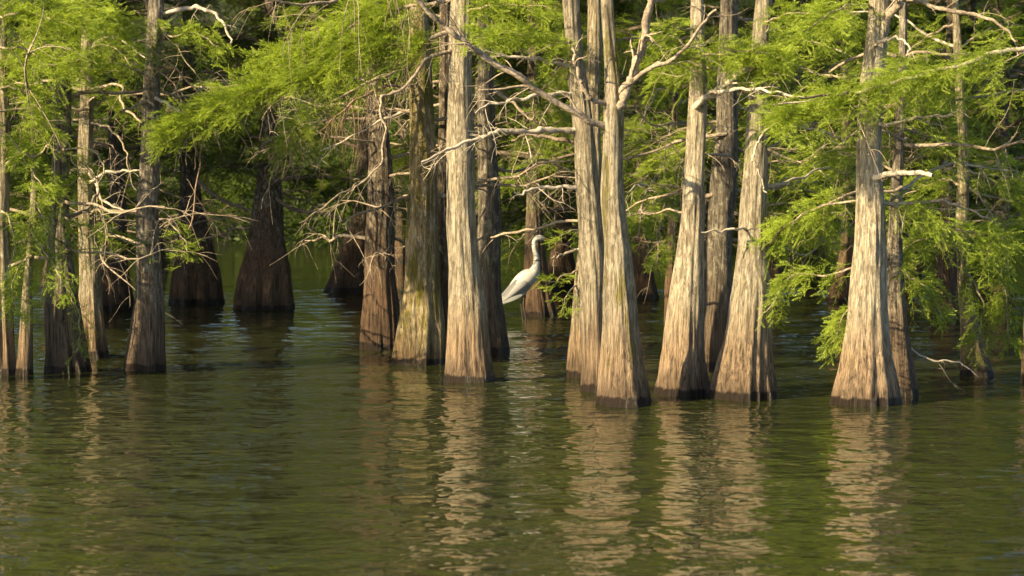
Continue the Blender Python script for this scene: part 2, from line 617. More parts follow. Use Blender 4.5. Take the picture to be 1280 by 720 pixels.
def limb(key, pix, r0, r1, dy=(0, 0), mat=None, sub=4, sublen=0.25, seed=0, droop=0.3, up=0.2, attach=True, amp=0.012, depth=1, name='branch'):
    """a bare branch drawn from photo pixels; dy = depth offsets (m) from the tree axis at start and end; r in px"""
    t = TREES[key]
    rng = np.random.RandomState(seed * 13 + 5)
    m = len(pix)
    P = np.array([at(x, y, t.Y + dy[0] + (dy[1] - dy[0]) * k / max(m - 1, 1)) for k, (x, y) in enumerate(pix)])
    if attach:
        P = snap(t, P)
    path = wobble(spline(P, 8 * len(P)), rng, amp)
    ra = np.linspace(r0, r1, len(path)) * t.Y / FPX
    ra = ra * (1 + 0.12 * rng.randn(len(path)))
    parts = [tube(path, ra, 8)]
    if sub:
        parts += sub_branches(path, rng, sub, sublen, r1 * 0.6 * t.Y / FPX, droop, up, depth)
    V, F = join(parts)
    return mesh_obj(name, V - t.base, [F], mat or LIMB, t.root, smooth=True), path


def leafy(key, pix, n_tw, spread, r0=2.2, r1=0.6, dy=(0, -0.6), seed=0, mat=None, attach=True, droop=0.5, up=0.25, leaf=0.095, t0=0.1, jitter=0.03, hang=0, limb_mat=None, taper=0.5):
    """a leafy bough drawn from photo pixels: limb with side twigs (branch) and its feathery leaves (foliage)"""
    t = TREES[key]
    rng = np.random.RandomState(seed * 17 + 3)
    m = len(pix)
    P = np.array([at(x, y, t.Y + dy[0] + (dy[1] - dy[0]) * k / max(m - 1, 1)) for k, (x, y) in enumerate(pix)])
    first = P[0].copy()
    if attach:
        P = snap(t, P)
    path = wobble(spline(P, 8 * len(P)), rng, 0.012)
    parts = [tube(path, np.linspace(r0, r1, len(path)) * t.Y / FPX, 6)]
    lpath = path[8 if len(P) > m else 0:]
    tv, lv = make_sprays(rng, lpath, n_tw, spread, droop, up, t0, leaf, jitter=jitter, taper=taper)
    if hang:
        parts += hanging(lpath, rng, hang)
    V, F = join(parts)
    b = mesh_obj('branch', V - t.base, [F], limb_mat or LIMB, t.root, smooth=True)
    f = mesh_obj('foliage', np.concatenate([lv[0], tv[0]]) - t.base, [lv[1], tv[1] + len(lv[0])], mat or (LEAF_LIT if t.Y < 19.6 else LEAF), b)
    f['kind'] = 'stuff'
    return b


def hanging(path, rng, count, ln=0.45):
    out = []
    for _ in range(count):
        i = rng.randint(1, len(path) - 1)
        d = norm(np.array([rng.randn() * 0.5, rng.randn() * 0.4, -0.9]))
        l_ = ln * (0.3 + rng.rand())
        s = np.linspace(0, 1, 7)
        c = path[i] + np.outer(s * l_, d) + np.outer(np.sin(s * 3) * 0.04, rng.randn(3))
        c = wobble(c, rng, 0.012)
        r = 0.0035 + 0.003 * rng.rand()
        out.append(tube(c, np.linspace(r, r * 0.4, 7), 3))
        if rng.rand() < 0.6:
            out += sub_branches(c, rng, 2, l_ * 0.4, r * 0.6, 0.5, -0.3, 0, 0.2)
    return out


# shared bough meshes for the crowns
BOUGHS = []
for k in range(6):
    rng = np.random.RandomState(100 + k)
    L = 1.7
    s = np.linspace(0, 1, 14)
    path = np.stack([s * L, 0.10 * np.sin(s * 3 + k), 0.16 * np.sin(s * 2.6) - 0.20 * s ** 2 * (0.5 + 0.25 * k)], -1)
    path = wobble(path, rng, 0.025)
    parts = [tube(path, np.linspace(0.022, 0.005, 14), 6)]
    extra = []
    for q in range(4):                              # forks
        i = 4 + 2 * q
        sg = 1 if q % 2 else -1
        c = path[i] + np.outer(np.linspace(0, 1, 7), [0.42, sg * 0.40, 0.05 + 0.1 * rng.randn()])
        c[:, 2] -= 0.12 * np.linspace(0, 1, 7) ** 2
        parts.append(tube(c, np.linspace(0.010, 0.004, 7), 5))
        extra.append(c)
    lv = []
    tv, l1 = make_sprays(rng, path, 60, 0.34, 0.6, 0.2, 0.15, 0.085)
    tws = [tv]
    lv.append(l1)
    for c in extra:
        tv, l1 = make_sprays(rng, c, 16, 0.28, 0.6, 0.2, 0.1, 0.085)
        tws.append(tv)
        lv.append(l1)
    V, F = join(parts)
    Vl, Fl = join(lv)
    Vt, Ft = join(tws)
    Ft = Ft + len(Vl)
    Vl = np.concatenate([Vl, Vt])
    bo = mesh_obj('branch', V, [F], LIMB_DARK, None, smooth=True)
    fo = mesh_obj('foliage', Vl, [Fl, Ft], LEAF)
    fd = mesh_obj('foliage', Vl, [Fl, Ft], LEAF_SHADE)
    BOUGHS.append((bo.data, fo.data, fd.data))
    for o in (bo, fo, fd):
        bpy.data.objects.remove(o)
BARE = []
for k in range(4):
    rng = np.random.RandomState(300 + k)
    s = np.linspace(0, 1, 12)
    path = np.stack([s * 1.3, 0.1 * np.sin(s * 4 + k), 0.10 * s - 0.25 * s ** 2 * (k % 3)], -1)
    path = wobble(path, rng, 0.05)
    parts = [tube(path, np.linspace(0.018, 0.005, 12), 6)] + sub_branches(path, rng, 9, 0.45, 0.006, 0.4, 0.0, 1)
    V, F = join(parts)
    o = mesh_obj('branch', V, [F], LIMB, None, smooth=True)
    BARE.append(o.data)
    bpy.data.objects.remove(o)


def crown(key, z0, z1, count, size=1.0, seed=0, shade_leaf=False, bare=0, az=None, keep=None):
    """boughs all round the upper trunk, copies of a few shared bough meshes"""
    t = TREES[key]
    rng = random.Random(seed * 7 + 1)
    for k in range(count + bare):
        fr = (k + rng.random()) / max(count, 1) if k < count else rng.random()
        z = z0 + (z1 - z0) * min(fr, 1)
        a = k * 2.399 + rng.uniform(-0.5, 0.5)
        if az and rng.random() < 0.75:
            a = rng.uniform(*az)
        c, r = axis_at(t, min(z, t.H - 0.15))
        rot = (rng.uniform(-0.5, 0.5), rng.uniform(-0.28, 0.22), a)
        s = size * rng.uniform(0.7, 1.2) * (1.0 + 0.3 * min(1, max(0, z - 4) / 2)) * (1.0 - 0.5 * max(0, (z - 5) / max(t.H - 5, 1)))
        if k < count:
            bm, fl, fd = BOUGHS[rng.randrange(len(BOUGHS))]
        else:
            bm, fl = BARE[rng.randrange(len(BARE))], None
        b = bpy.data.objects.new('branch', bm)
        COL.objects.link(b)
        b.parent = t.root
        b.location = Vector(c - t.base)
        b.rotation_euler = rot
        b.scale = (s, s, s)
        if fl:
            f = bpy.data.objects.new('foliage', fd if shade_leaf else fl)
            COL.objects.link(f)
            f.parent = b
            f['kind'] = 'stuff'


# ------------------------------------------------------------------ the trees
BT = build_tree
BT('1', 'sunlit cypress trunk cut off by the left edge of the photo', [(6, 470, 30), (5, 440, 27), (3, 350, 24), (3, 250, 22), (2, 150, 19), (0, 0, 15)], 'gold', 11.5, 1)
BT('2', 'thin crooked sapling close beside the leftmost sunlit trunk', [(30, 470, 22), (31, 440, 17), (36, 360, 13), (42, 280, 10), (43, 200, 8), (40, 120, 6)], 'gold', 2.6, 2, 0.06, name='cypress_sapling', seg=32)
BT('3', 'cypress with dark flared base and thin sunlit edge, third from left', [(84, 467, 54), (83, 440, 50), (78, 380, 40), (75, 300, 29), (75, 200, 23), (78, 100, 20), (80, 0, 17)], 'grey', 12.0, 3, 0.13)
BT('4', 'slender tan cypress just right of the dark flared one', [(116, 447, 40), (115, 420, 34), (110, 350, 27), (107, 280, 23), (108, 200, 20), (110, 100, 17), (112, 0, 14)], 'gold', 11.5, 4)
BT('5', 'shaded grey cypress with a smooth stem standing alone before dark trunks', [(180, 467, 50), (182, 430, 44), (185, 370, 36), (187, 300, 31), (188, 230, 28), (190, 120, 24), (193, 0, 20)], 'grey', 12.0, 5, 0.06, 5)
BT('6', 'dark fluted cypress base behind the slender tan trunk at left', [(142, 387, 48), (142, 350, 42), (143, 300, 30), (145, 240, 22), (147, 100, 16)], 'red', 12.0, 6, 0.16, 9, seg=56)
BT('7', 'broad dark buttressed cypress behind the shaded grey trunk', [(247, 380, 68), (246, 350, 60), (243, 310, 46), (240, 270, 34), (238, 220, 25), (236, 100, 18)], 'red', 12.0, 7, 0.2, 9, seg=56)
BT('8', 'broad dark bell-shaped cypress base standing alone in shaded water', [(328, 388, 76), (330, 350, 66), (332, 300, 50), (334, 250, 38), (336, 200, 28), (338, 100, 20)], 'red', 12.0, 8, 0.17, 8, seg=64)
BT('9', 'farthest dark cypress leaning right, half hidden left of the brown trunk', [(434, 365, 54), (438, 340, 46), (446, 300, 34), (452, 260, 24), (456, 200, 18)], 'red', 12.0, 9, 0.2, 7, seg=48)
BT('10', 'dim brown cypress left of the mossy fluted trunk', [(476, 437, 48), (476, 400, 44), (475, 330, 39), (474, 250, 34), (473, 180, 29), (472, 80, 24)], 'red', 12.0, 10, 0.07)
BT('11', 'mossy yellowish cypress with deeply fluted foot', [(523, 455, 61), (525, 420, 54), (527, 360, 46), (529, 300, 41), (530, 230, 37), (529, 150, 33), (525, 60, 27), (520, 0, 24)], 'moss', 12.5, 11, 0.17, 8)
BT('12', 'bright pale cypress standing just left of the white bird', [(587, 481, 64), (585, 450, 56), (582, 400, 48), (579, 330, 41), (578, 240, 37), (576, 120, 33), (575, 0, 28)], 'pale', 13.0, 12, 0.07)
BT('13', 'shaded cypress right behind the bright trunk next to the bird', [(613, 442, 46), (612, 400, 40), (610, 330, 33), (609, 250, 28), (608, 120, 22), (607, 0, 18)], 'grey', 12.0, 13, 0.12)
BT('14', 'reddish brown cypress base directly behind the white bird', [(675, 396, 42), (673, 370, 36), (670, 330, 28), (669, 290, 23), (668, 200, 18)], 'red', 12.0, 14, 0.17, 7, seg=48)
BT('15a', 'leftmost and farthest stem of the tight trio right of the bird', [(723, 471, 30), (724, 430, 26), (728, 380, 24), (732, 320, 24), (738, 260, 24), (742, 150, 20)], 'gold', 11.0, 15, 0.08)
BT('15b', 'bent middle stem of the tight trio right of the bird', [(746, 491, 38), (745, 450, 35), (742, 380, 34), (740, 300, 33), (738, 250, 32), (733, 190, 28), (729, 150, 27), (720, 100, 25), (715, 34, 22), (712, -20, 20)], 'pale', 12.0, 16, 0.07)
BT('15c', 'thick front stem of the tight trio, moss patches and a fork above', [(780, 507, 65), (779, 480, 60), (777, 430, 50), (775, 380, 42), (772, 300, 34), (769, 250, 31), (768, 200, 28), (767, 150, 26), (763, 100, 20), (760, 60, 18), (757, 0, 16)], 'palemoss', 13.0, 17, 0.07)
BT('16', 'pale cypress leaning right, left one of the pair with swollen feet', [(853, 496, 66), (855, 460, 58), (858, 400, 48), (861, 330, 38), (866, 250, 30), (868, 180, 26), (871, 120, 23), (874, 0, 18)], 'pale', 12.5, 18, 0.07)
BT('17', 'cypress with widest swollen foot, half in shadow, right of the leaning pair', [(927, 503, 87), (929, 480, 78), (932, 430, 62), (936, 380, 52), (939, 330, 44), (943, 270, 36), (946, 200, 31), (949, 120, 26), (954, 0, 20)], 'pale', 13.0, 19, 0.06)
BT('18', 'grey cypress seen in the gap between the two swollen trunks', [(893, 462, 40), (895, 420, 40), (898, 350, 38), (901, 280, 36), (904, 200, 33), (908, 120, 28), (912, 0, 22)], 'grey', 12.0, 20, 0.06)
BT('19', 'stout pale cypress with deeply ridged foot and cut stub, far right', [(1080, 508, 80), (1081, 480, 72), (1082, 430, 60), (1083, 380, 50), (1085, 320, 42), (1088, 240, 36), (1090, 170, 34), (1094, 80, 31), (1098, 0, 26)], 'pale', 13.0, 21, 0.12, 9)
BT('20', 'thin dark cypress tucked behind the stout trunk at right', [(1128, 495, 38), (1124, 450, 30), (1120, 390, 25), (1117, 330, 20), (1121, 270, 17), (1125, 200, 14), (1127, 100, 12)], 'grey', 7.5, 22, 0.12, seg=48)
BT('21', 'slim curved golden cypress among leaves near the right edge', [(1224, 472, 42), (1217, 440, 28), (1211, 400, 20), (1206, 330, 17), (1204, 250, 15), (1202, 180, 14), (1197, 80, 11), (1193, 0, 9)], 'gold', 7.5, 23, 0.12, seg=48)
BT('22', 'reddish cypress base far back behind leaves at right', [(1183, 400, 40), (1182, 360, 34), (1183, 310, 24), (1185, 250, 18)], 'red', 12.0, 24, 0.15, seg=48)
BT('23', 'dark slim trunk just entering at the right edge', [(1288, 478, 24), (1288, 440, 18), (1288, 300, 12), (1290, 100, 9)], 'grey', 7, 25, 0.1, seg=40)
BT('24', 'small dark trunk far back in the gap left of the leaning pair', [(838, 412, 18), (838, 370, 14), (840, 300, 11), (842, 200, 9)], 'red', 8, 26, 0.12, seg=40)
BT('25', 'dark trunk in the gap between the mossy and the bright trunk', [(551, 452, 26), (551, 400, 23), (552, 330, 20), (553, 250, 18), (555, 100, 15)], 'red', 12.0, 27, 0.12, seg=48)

# neighbours of the same stand, left of the view (their shade falls into it)
for k, (x, y, h) in enumerate([(-7.2, 16.4, 6), (-8.4, 22.8, 7), (-8.6, 24.6, 7), (-9.0, 26.0, 7), (-9.6, 27.6, 7), (-11.5, 22.5, 7.5), (-12.0, 24.5, 7.5)]):
    px, py = 640 + x / y * FPX, 0
    d = -CAM_H
    py = HORIZON + FPX * CAM_H / y
    sc = FPX / y
    t = BT('L%d' % k, 'bare cypress snag on open water left of the view' if k == 0 else 'cypress of the same stand just outside the left edge of view', [(px, py, 0.5 * sc), (px, py - 0.5 * sc, 0.38 * sc), (px, py - 1.5 * sc, 0.3 * sc), (px, py - 3 * sc, 0.26 * sc)], 'grey', h, 40 + k, 0.1, seg=32, dz=0.1, group='cypresses beyond the left edge')
    crown('L%d' % k, 0.5, h - 0.3, 0 if k == 0 else 42, 1.3, 60 + k, True, 9 if k == 0 else 0)

# leafy trees of the thicket behind
THICKET = ['leafy thicket cypress far back, just left of the white bird', 'leafy thicket cypress far back, right of the white bird', 'leafy thicket cypress far behind the trio of stems', 'leafy thicket cypress just right of the trio, in the gap before the leaning pair',
           'leafy thicket cypress hidden behind the leaning pair of swollen trunks', 'leafy thicket cypress just right of the widest swollen foot', 'farther leafy thicket cypress midway between widest foot and stout ridged trunk', 'leafy thicket cypress just left of the stout ridged trunk',
           'leafy thicket cypress far back, right of the stout ridged trunk', 'leafy thicket cypress nearest the right edge, beyond the slim golden trunk', 'farthest leafy thicket cypress behind the slim golden trunk', 'leafy thicket cypress far behind the mossy fluted trunk',
           'leafy thicket cypress far back between the leftmost trunks', 'leafy thicket cypress far behind the shaded grey trunk at left', 'leafy thicket cypress reaching in past the left edge', 'leafy thicket cypress reaching in past the right edge']
for k, (px, y) in enumerate([(600, 36), (700, 33), (765, 38), (800, 30), (880, 36), (965, 33), (1015, 38), (1060, 29), (1140, 36), (1250, 31), (1215, 40), (500, 42), (70, 33), (190, 37), (-40, 31), (1330, 35)]):
    py = HORIZON + FPX * CAM_H / y
    sc = FPX / y
    wd = 0.26 + 0.06 * math.sin(k * 2.1)
    BT('M%d' % k, THICKET[k], [(px, py, wd * (1.7 if k < 16 else 0.9) * sc), (px + 2, py - 0.5 * sc, wd * sc), (px + 3, py - 1.5 * sc, wd * 0.7 * sc), (px, py - 3 * sc, wd * 0.6 * sc)], 'red', 11, 70 + k, 0.14, seg=28, dz=0.1, group='leafy cypresses of the thicket behind')
    crown('M%d' % k, 0.7, 10.5, 36, 1.35, 90 + k, True, 16)

# ------------------------------------------------------------------ crowns above and behind
for k, key in enumerate(['1', '3', '4', '5']):
    crown(key, 4.4, TREES[key].H - 0.3, 16, 0.9, k + 1, False, 5)
for k, key in enumerate(['11', '12', '15a', '15b', '15c', '16', '17', '18', '19', '20', '21', '13', '10', '25', '23']):
    t = TREES[key]
    crown(key, 4.8 if t.Y < 20 else 3.4, t.H - 0.3, 17, 1.0, k + 11, False, 7)
for k, key in enumerate(['6', '7', '8', '9', '14', '22', '24']):
    crown(key, 1.5, TREES[key].H - 0.3, 34, 1.25, k + 31, key in '6789', 6)

for k, key in enumerate(['7', '8', '9', '10', '24', '25', '18', '20', '22', '4', '3', '6']):
    crown(key, 0.9, 2.6, 0, 1.0, k + 140, False, 5 if key in '6789' else 8)

# ------------------------------------------------------------------ far wood
rng = np.random.RandomState(5)
parts = []
m = 2400
cxs = rng.uniform(-24, 22, m)
cys = rng.uniform(50, 72, m)
czs = np.maximum(0.25, rng.rand(m) ** 0.9 * 23.0 + np.maximum(0, (cys - 61) * 0.36))
low = rng.rand(m) < 0.2
czs[low] = rng.uniform(0.2, 3.0, low.sum())
cys[low] = rng.uniform(48, 58, low.sum())
cxs[low] = rng.uniform(-14, 14, low.sum())
nl = 130
sz = rng.uniform(0.7, 1.6, m)
u = rng.randn(m, nl, 3) * np.array([0.55, 0.5, 0.20])
u[:, :, 2] -= 0.18 * (u[:, :, 0] ** 2 + u[:, :, 1] ** 2)
P = np.stack([cxs, cys, czs], -1)[:, None, :] + u * sz[:, None, None]
P[:, :, 2] = np.maximum(P[:, :, 2], 0.12)
D = norm(u * np.array([1, 1, 0.5]) + rng.randn(m, nl, 3) * 0.35)
S = norm(np.cross(D, rng.randn(m, nl, 3)))
D, S, P = D.reshape(-1, 3), S.reshape(-1, 3), P.reshape(-1, 3)
L = rng.uniform(0.14, 0.26, len(P))[:, None]
V = np.stack([P, P + D * L * 0.5 + S * L * 0.14, P + D * L, P + D * L * 0.5 - S * L * 0.14], 1).reshape(-1, 3)
F = np.arange(len(V)).reshape(-1, 4)
fw = mesh_obj('far_wood', V, [F], LEAF_SHADE)
fw['kind'] = 'stuff'
fw['label'] = 'dark green wood along the far shore behind the trunks'
fw['category'] = 'wood'

# ------------------------------------------------------------------ bare branches
limb('5', [(199, 19), (233, 10), (253, 10), (270, 20), (281, 33), (291, 55)], 3.2, 1.2, (0, -0.2), DEAD, 3, 0.15, 1)
limb('4', [(118, 110), (150, 106), (152, 128), (165, 142), (190, 162), (207, 172), (226, 174)], 2.0, 0.9, (-0.1, -1.4), LIMB, 5, 0.2, 2)
limb('5', [(180, 128), (170, 132), (150, 140)], 2.5, 1.4, (-0.1, -0.4), LIMB, 2, 0.2, 3)
limb('5', [(196, 124), (215, 134), (230, 143)], 2.8, 1.4, (-0.1, -0.3), DEAD, 2, 0.2, 4)
limb('5', [(190, 100), (165, 85), (140, 80)], 1.8, 1.0, (-0.1, -0.3), LIMB, 2, 0.2, 5)
limb('4', [(112, 152), (130, 157), (147, 170), (158, 190), (160, 210), (168, 240)], 1.7, 0.6, (-0.05, -0.4), LIMB, 5, 0.25, 6)
limb('3', [(80, 187), (108, 186), (125, 195), (130, 215), (120, 232)], 1.6, 0.6, (-0.1, -0.5), LIMB, 4, 0.25, 7)
limb('3', [(75, 155), (50, 150), (30, 160), (14, 158)], 2.2, 1.0, (-0.1, -0.4), LIMB, 4, 0.22, 8)
limb('4', [(110, 230), (135, 215), (155, 214), (175, 214)], 2.2, 1.0, (-0.05, -0.4), DEAD, 4, 0.22, 9)
limb('1', [(4, 210), (25, 190), (40, 196), (62, 180)], 2.0, 0.9, (-0.05, -0.4), LIMB, 4, 0.22, 10)
limb('6', [(147, 285), (120, 288), (155, 297), (185, 312), (190, 345)], 2.0, 0.8, (-4, -8.2), LIMB, 3, 0.2, 11, attach=False)
limb('15c', [(757, 160), (740, 152), (700, 130), (655, 100), (600, 68), (578, 50), (545, 25), (515, -8)], 4.6, 2.8, (0, -0.5), LIMB, 10, 0.35, 20)
limb('12', [(574, 60), (558, 66), (535, 72), (520, 90), (500, 112), (475, 124), (480, 155), (475, 205), (455, 225), (442, 237)], 2.8, 0.8, (0, -0.5), LIMB, 12, 0.28, 21, droop=0.8, up=-0.4)
limb('15b', [(730, 162), (690, 162), (660, 165), (625, 163), (600, 172), (560, 185), (525, 205)], 4.2, 1.5, (0, -0.6), DEAD, 9, 0.25, 22, up=0.1)
limb('15b', [(733, 182), (690, 172), (660, 168), (640, 176)], 3.0, 1.2, (0, 0.3), LIMB_DARK, 4, 0.25, 23)
limb('15b', [(720, 82), (690, 78), (660, 72), (617, 70)], 3.0, 1.3, (0, -0.3), DEAD, 6, 0.25, 24)
limb('15b', [(724, 116), (690, 118), (650, 122), (625, 128), (595, 138)], 2.8, 1.0, (0, -0.4), DEAD, 6, 0.25, 25)
limb('15c', [(767, 150), (772, 136), (785, 110), (795, 85), (805, 45), (814, -5), (822, -60)], 6.2, 4.6, (0, -0.2), LIMB, 7, 0.3, 26)
limb('15c', [(774, 122), (805, 90), (840, 75), (872, 40), (892, 10)], 3.8, 1.4, (-0.05, -0.4), LIMB, 12, 0.25, 27)
limb('15c', [(766, 128), (745, 127), (732, 115), (722, 85), (716, 60)], 3.6, 2.0, (-0.05, -0.2), LIMB, 4, 0.2, 28)
limb('15b', [(735, 232), (690, 235), (665, 237), (648, 245)], 3.0, 1.2, (0, -0.2), DEAD, 5, 0.2, 29)
limb('15a', [(735, 272), (700, 278), (660, 288), (613, 296)], 2.0, 1.5, (0, 0.3), LIMB, 4, 0.2, 30, up=0.6)
limb('15a', [(730, 308), (712, 315), (698, 320), (690, 322)], 1.8, 0.8, (0, -0.1), DEAD, 3, 0.18, 31)
limb('16', [(868, 150), (872, 133), (885, 120), (905, 107), (935, 85), (955, 60)], 5.2, 3.0, (0, -0.4), DEAD, 5, 0.25, 40)
limb('16', [(885, 118), (905, 113), (935, 112), (960, 114), (1005, 120)], 2.6, 1.4, (-0.2, -0.9), DEAD, 5, 0.25, 41, attach=False)
limb('19', [(1092, 118), (1070, 117), (1040, 120), (1000, 124)], 2.4, 1.2, (-0.25, -0.8), LIMB_DARK, 3, 0.2, 42)
limb('19', [(1096, 58), (1115, 15), (1132, -8), (1150, -50)], 6.5, 5.0, (0, -0.2), LIMB, 3, 0.25, 43)
limb('19', [(1092, 156), (1112, 155), (1150, 147), (1190, 147)], 2.8, 1.4, (0, -0.3), DEAD, 4, 0.2, 44)
limb('19', [(1088, 224), (1100, 221), (1115, 217), (1150, 216), (1165, 219)], 4.4, 2.6, (0, -0.5), DEAD, 1, 0.1, 45, amp=0.004)
limb('19', [(1096, 0), (1140, 0), (1180, 12), (1230, 22), (1255, 35), (1272, 55)], 3.4, 1.2, (0, -0.3), LIMB, 7, 0.25, 46)
limb('19', [(1095, 55), (1110, 50), (1122, 48), (1135, 55), (1136, 66)], 2.4, 1.0, (-0.1, -0.3), DEAD, 3, 0.1, 47)
limb('17', [(958, 140), (972, 150), (955, 165), (945, 185), (942, 200), (950, 220), (957, 240)], 1.8, 1.0, (-0.25, -0.3), DEAD, 3, 0.12, 48)
limb('17', [(945, 236), (965, 232), (1000, 222), (1035, 208)], 3.0, 1.2, (0, 0.6), DEAD, 5, 0.22, 49)
limb('17', [(948, 160), (1010, 160), (1045, 172), (1058, 180)], 2.0, 1.0, (0, 0.5), DEAD, 4, 0.2, 50)
limb('17', [(940, 285), (925, 286), (905, 288), (880, 293)], 1.9, 1.2, (-0.1, -0.3), DEAD, 1, 0.1, 51)
limb('20', [(1124, 425), (1150, 445), (1180, 452), (1205, 456), (1222, 470)], 1.6, 0.7, (0, 0.1), DEAD, 3, 0.2, 52)
limb('19', [(1090, 255), (1140, 255), (1180, 253), (1210, 262), (1240, 276)], 3.0, 1.2, (0, 0.3), LIMB, 6, 0.25, 53)
limb('10', [(472, 215), (452, 228), (430, 241), (400, 262), (375, 281)], 1.7, 0.8, (0, -0.6), LIMB, 4, 0.2, 54)
limb('10', [(474, 150), (420, 150), (370, 160), (330, 190)], 2.6, 1.0, (0, -0.5), LIMB, 10, 0.3, 55)
limb('7', [(240, 215), (270, 245), (310, 262), (350, 275)], 3.0, 1.0, (0, -1), LIMB, 8, 0.35, 56)
limb('8', [(334, 240), (370, 262), (410, 268), (440, 280)], 3.0, 1.0, (0, -1), LIMB_DARK, 8, 0.35, 57)
limb('13', [(609, 110), (640, 128), (665, 150), (668, 120)], 2.4, 1.0, (0, -0.3), LIMB, 5, 0.25, 58)
limb('16', [(866, 270), (840, 262), (815, 268), (795, 262)], 1.8, 0.8, (0, 0.3), LIMB, 4, 0.2, 59)
limb('18', [(904, 230), (935, 240), (980, 232), (1020, 226)], 2.2, 0.9, (0, 0.8), LIMB, 5, 0.25, 60)

# ------------------------------------------------------------------ leafy boughs of the near trees
leafy('12', [(572, 30), (530, 52), (460, 62), (390, 92), (300, 124), (205, 165)], 560, 0.40, 3.2, 0.8, (0.0, 0.25), 1, up=0.35, t0=0.15, jitter=0.05, hang=34, taper=0.45)
leafy('12', [(572, 0), (520, 8), (455, 25), (390, 62), (330, 92)], 360, 0.38, 3.0, 0.8, (0.0, 0.3), 2, up=0.35, t0=0.2, jitter=0.06, hang=18)
leafy('11', [(526, 80), (480, 95), (430, 120), (380, 150), (345, 190)], 90, 0.30, 2.6, 0.7, (-0.1, -0.8), 3, up=0.0, t0=0.3, jitter=0.06, hang=50)
leafy('15b', [(718, 55), (690, 50), (640, 42), (595, 48)], 110, 0.28, 2.2, 0.6, (0, -0.2), 4, up=0.1)
leafy('16', [(874, 62), (850, 70), (890, 68), (940, 64), (985, 72)], 130, 0.26, 2.0, 0.6, (-0.1, -0.6), 5, up=0.1, attach=False)
leafy('16', [(874, 72), (905, 78), (940, 82), (975, 85)], 80, 0.24, 2.0, 0.6, (0, -0.4), 6)
leafy('19', [(1300, 54), (1240, 68), (1180, 86), (1130, 100), (1060, 118), (970, 132)], 240, 0.32, 3.6, 1.2, (-0.4, -0.45), 7, up=0.05, jitter=0.06, attach=False, limb_mat=DEAD, taper=0.2)
leafy('21', [(1300, 110), (1240, 118), (1180, 125), (1120, 130)], 90, 0.28, 2.2, 0.8, (-0.8, -1.5), 8, jitter=0.06, attach=False)
leafy('19', [(1085, 130), (1040, 128), (1000, 140), (968, 152)], 90, 0.26, 2.2, 0.7, (-0.1, -0.5), 9)
leafy('19', [(1080, 250), (1030, 258), (985, 280), (955, 310)], 75, 0.26, 2.0, 0.6, (0, 0.4), 10, droop=0.8)
leafy('19', [(1080, 330), (1030, 345), (990, 345), (955, 395)], 46, 0.24, 1.8, 0.6, (0, 0.3), 11, droop=0.9)
leafy('19', [(1076, 370), (1055, 395), (1043, 430)], 36, 0.18, 1.4, 0.5, (0, 0.1), 12, droop=0.8)
leafy('17', [(944, 260), (985, 255), (1020, 270), (1035, 300)], 50, 0.26, 2.0, 0.6, (0, 0.5), 13, droop=0.9)
leafy('19', [(1090, 250), (1140, 262), (1190, 285), (1262, 300)], 80, 0.28, 2.4, 0.7, (0, 0.2), 14, droop=0.8)
leafy('21', [(1205, 290), (1170, 295), (1130, 310), (1115, 340)], 80, 0.26, 1.8, 0.6, (0, -0.5), 15, droop=0.9)
leafy('21', [(1206, 300), (1235, 320), (1255, 360), (1262, 430)], 60, 0.26, 1.8, 0.5, (0, -0.4), 16, droop=0.8)
leafy('21', [(1208, 330), (1225, 365), (1228, 400), (1222, 440)], 40, 0.22, 1.5, 0.5, (0, -0.4), 17, droop=0.8)
leafy('20', [(1120, 330), (1135, 345), (1160, 360), (1180, 400)], 40, 0.22, 1.5, 0.5, (0, -0.3), 18, droop=0.8)
leafy('23', [(1288, 270), (1265, 280), (1240, 300), (1230, 330)], 60, 0.26, 1.5, 0.5, (0, -0.3), 19, droop=0.8)
leafy('24', [(841, 180), (825, 210), (805, 250), (800, 300)], 110, 0.32, 2.2, 0.7, (0, -4.5), 20, droop=0.7)
leafy('24', [(841, 160), (850, 210), (830, 260), (820, 330)], 100, 0.30, 2.2, 0.7, (0, -3.5), 21, droop=0.7)
leafy('15a', [(730, 335), (705, 345), (695, 352), (683, 350)], 16, 0.13, 1.3, 0.4, (0, -0.3), 22, droop=0.3, leaf=0.085)
leafy('15a', [(727, 350), (715, 362), (708, 372), (702, 390)], 10, 0.13, 1.2, 0.4, (0, -0.3), 23, leaf=0.085)
leafy('15a', [(733, 288), (712, 290), (699, 296)], 9, 0.12, 1.2, 0.4, (0, -0.3), 24)
leafy('14', [(669, 290), (650, 300), (638, 320), (632, 345)], 26, 0.22, 1.3, 0.4, (0, 0.5), 25)
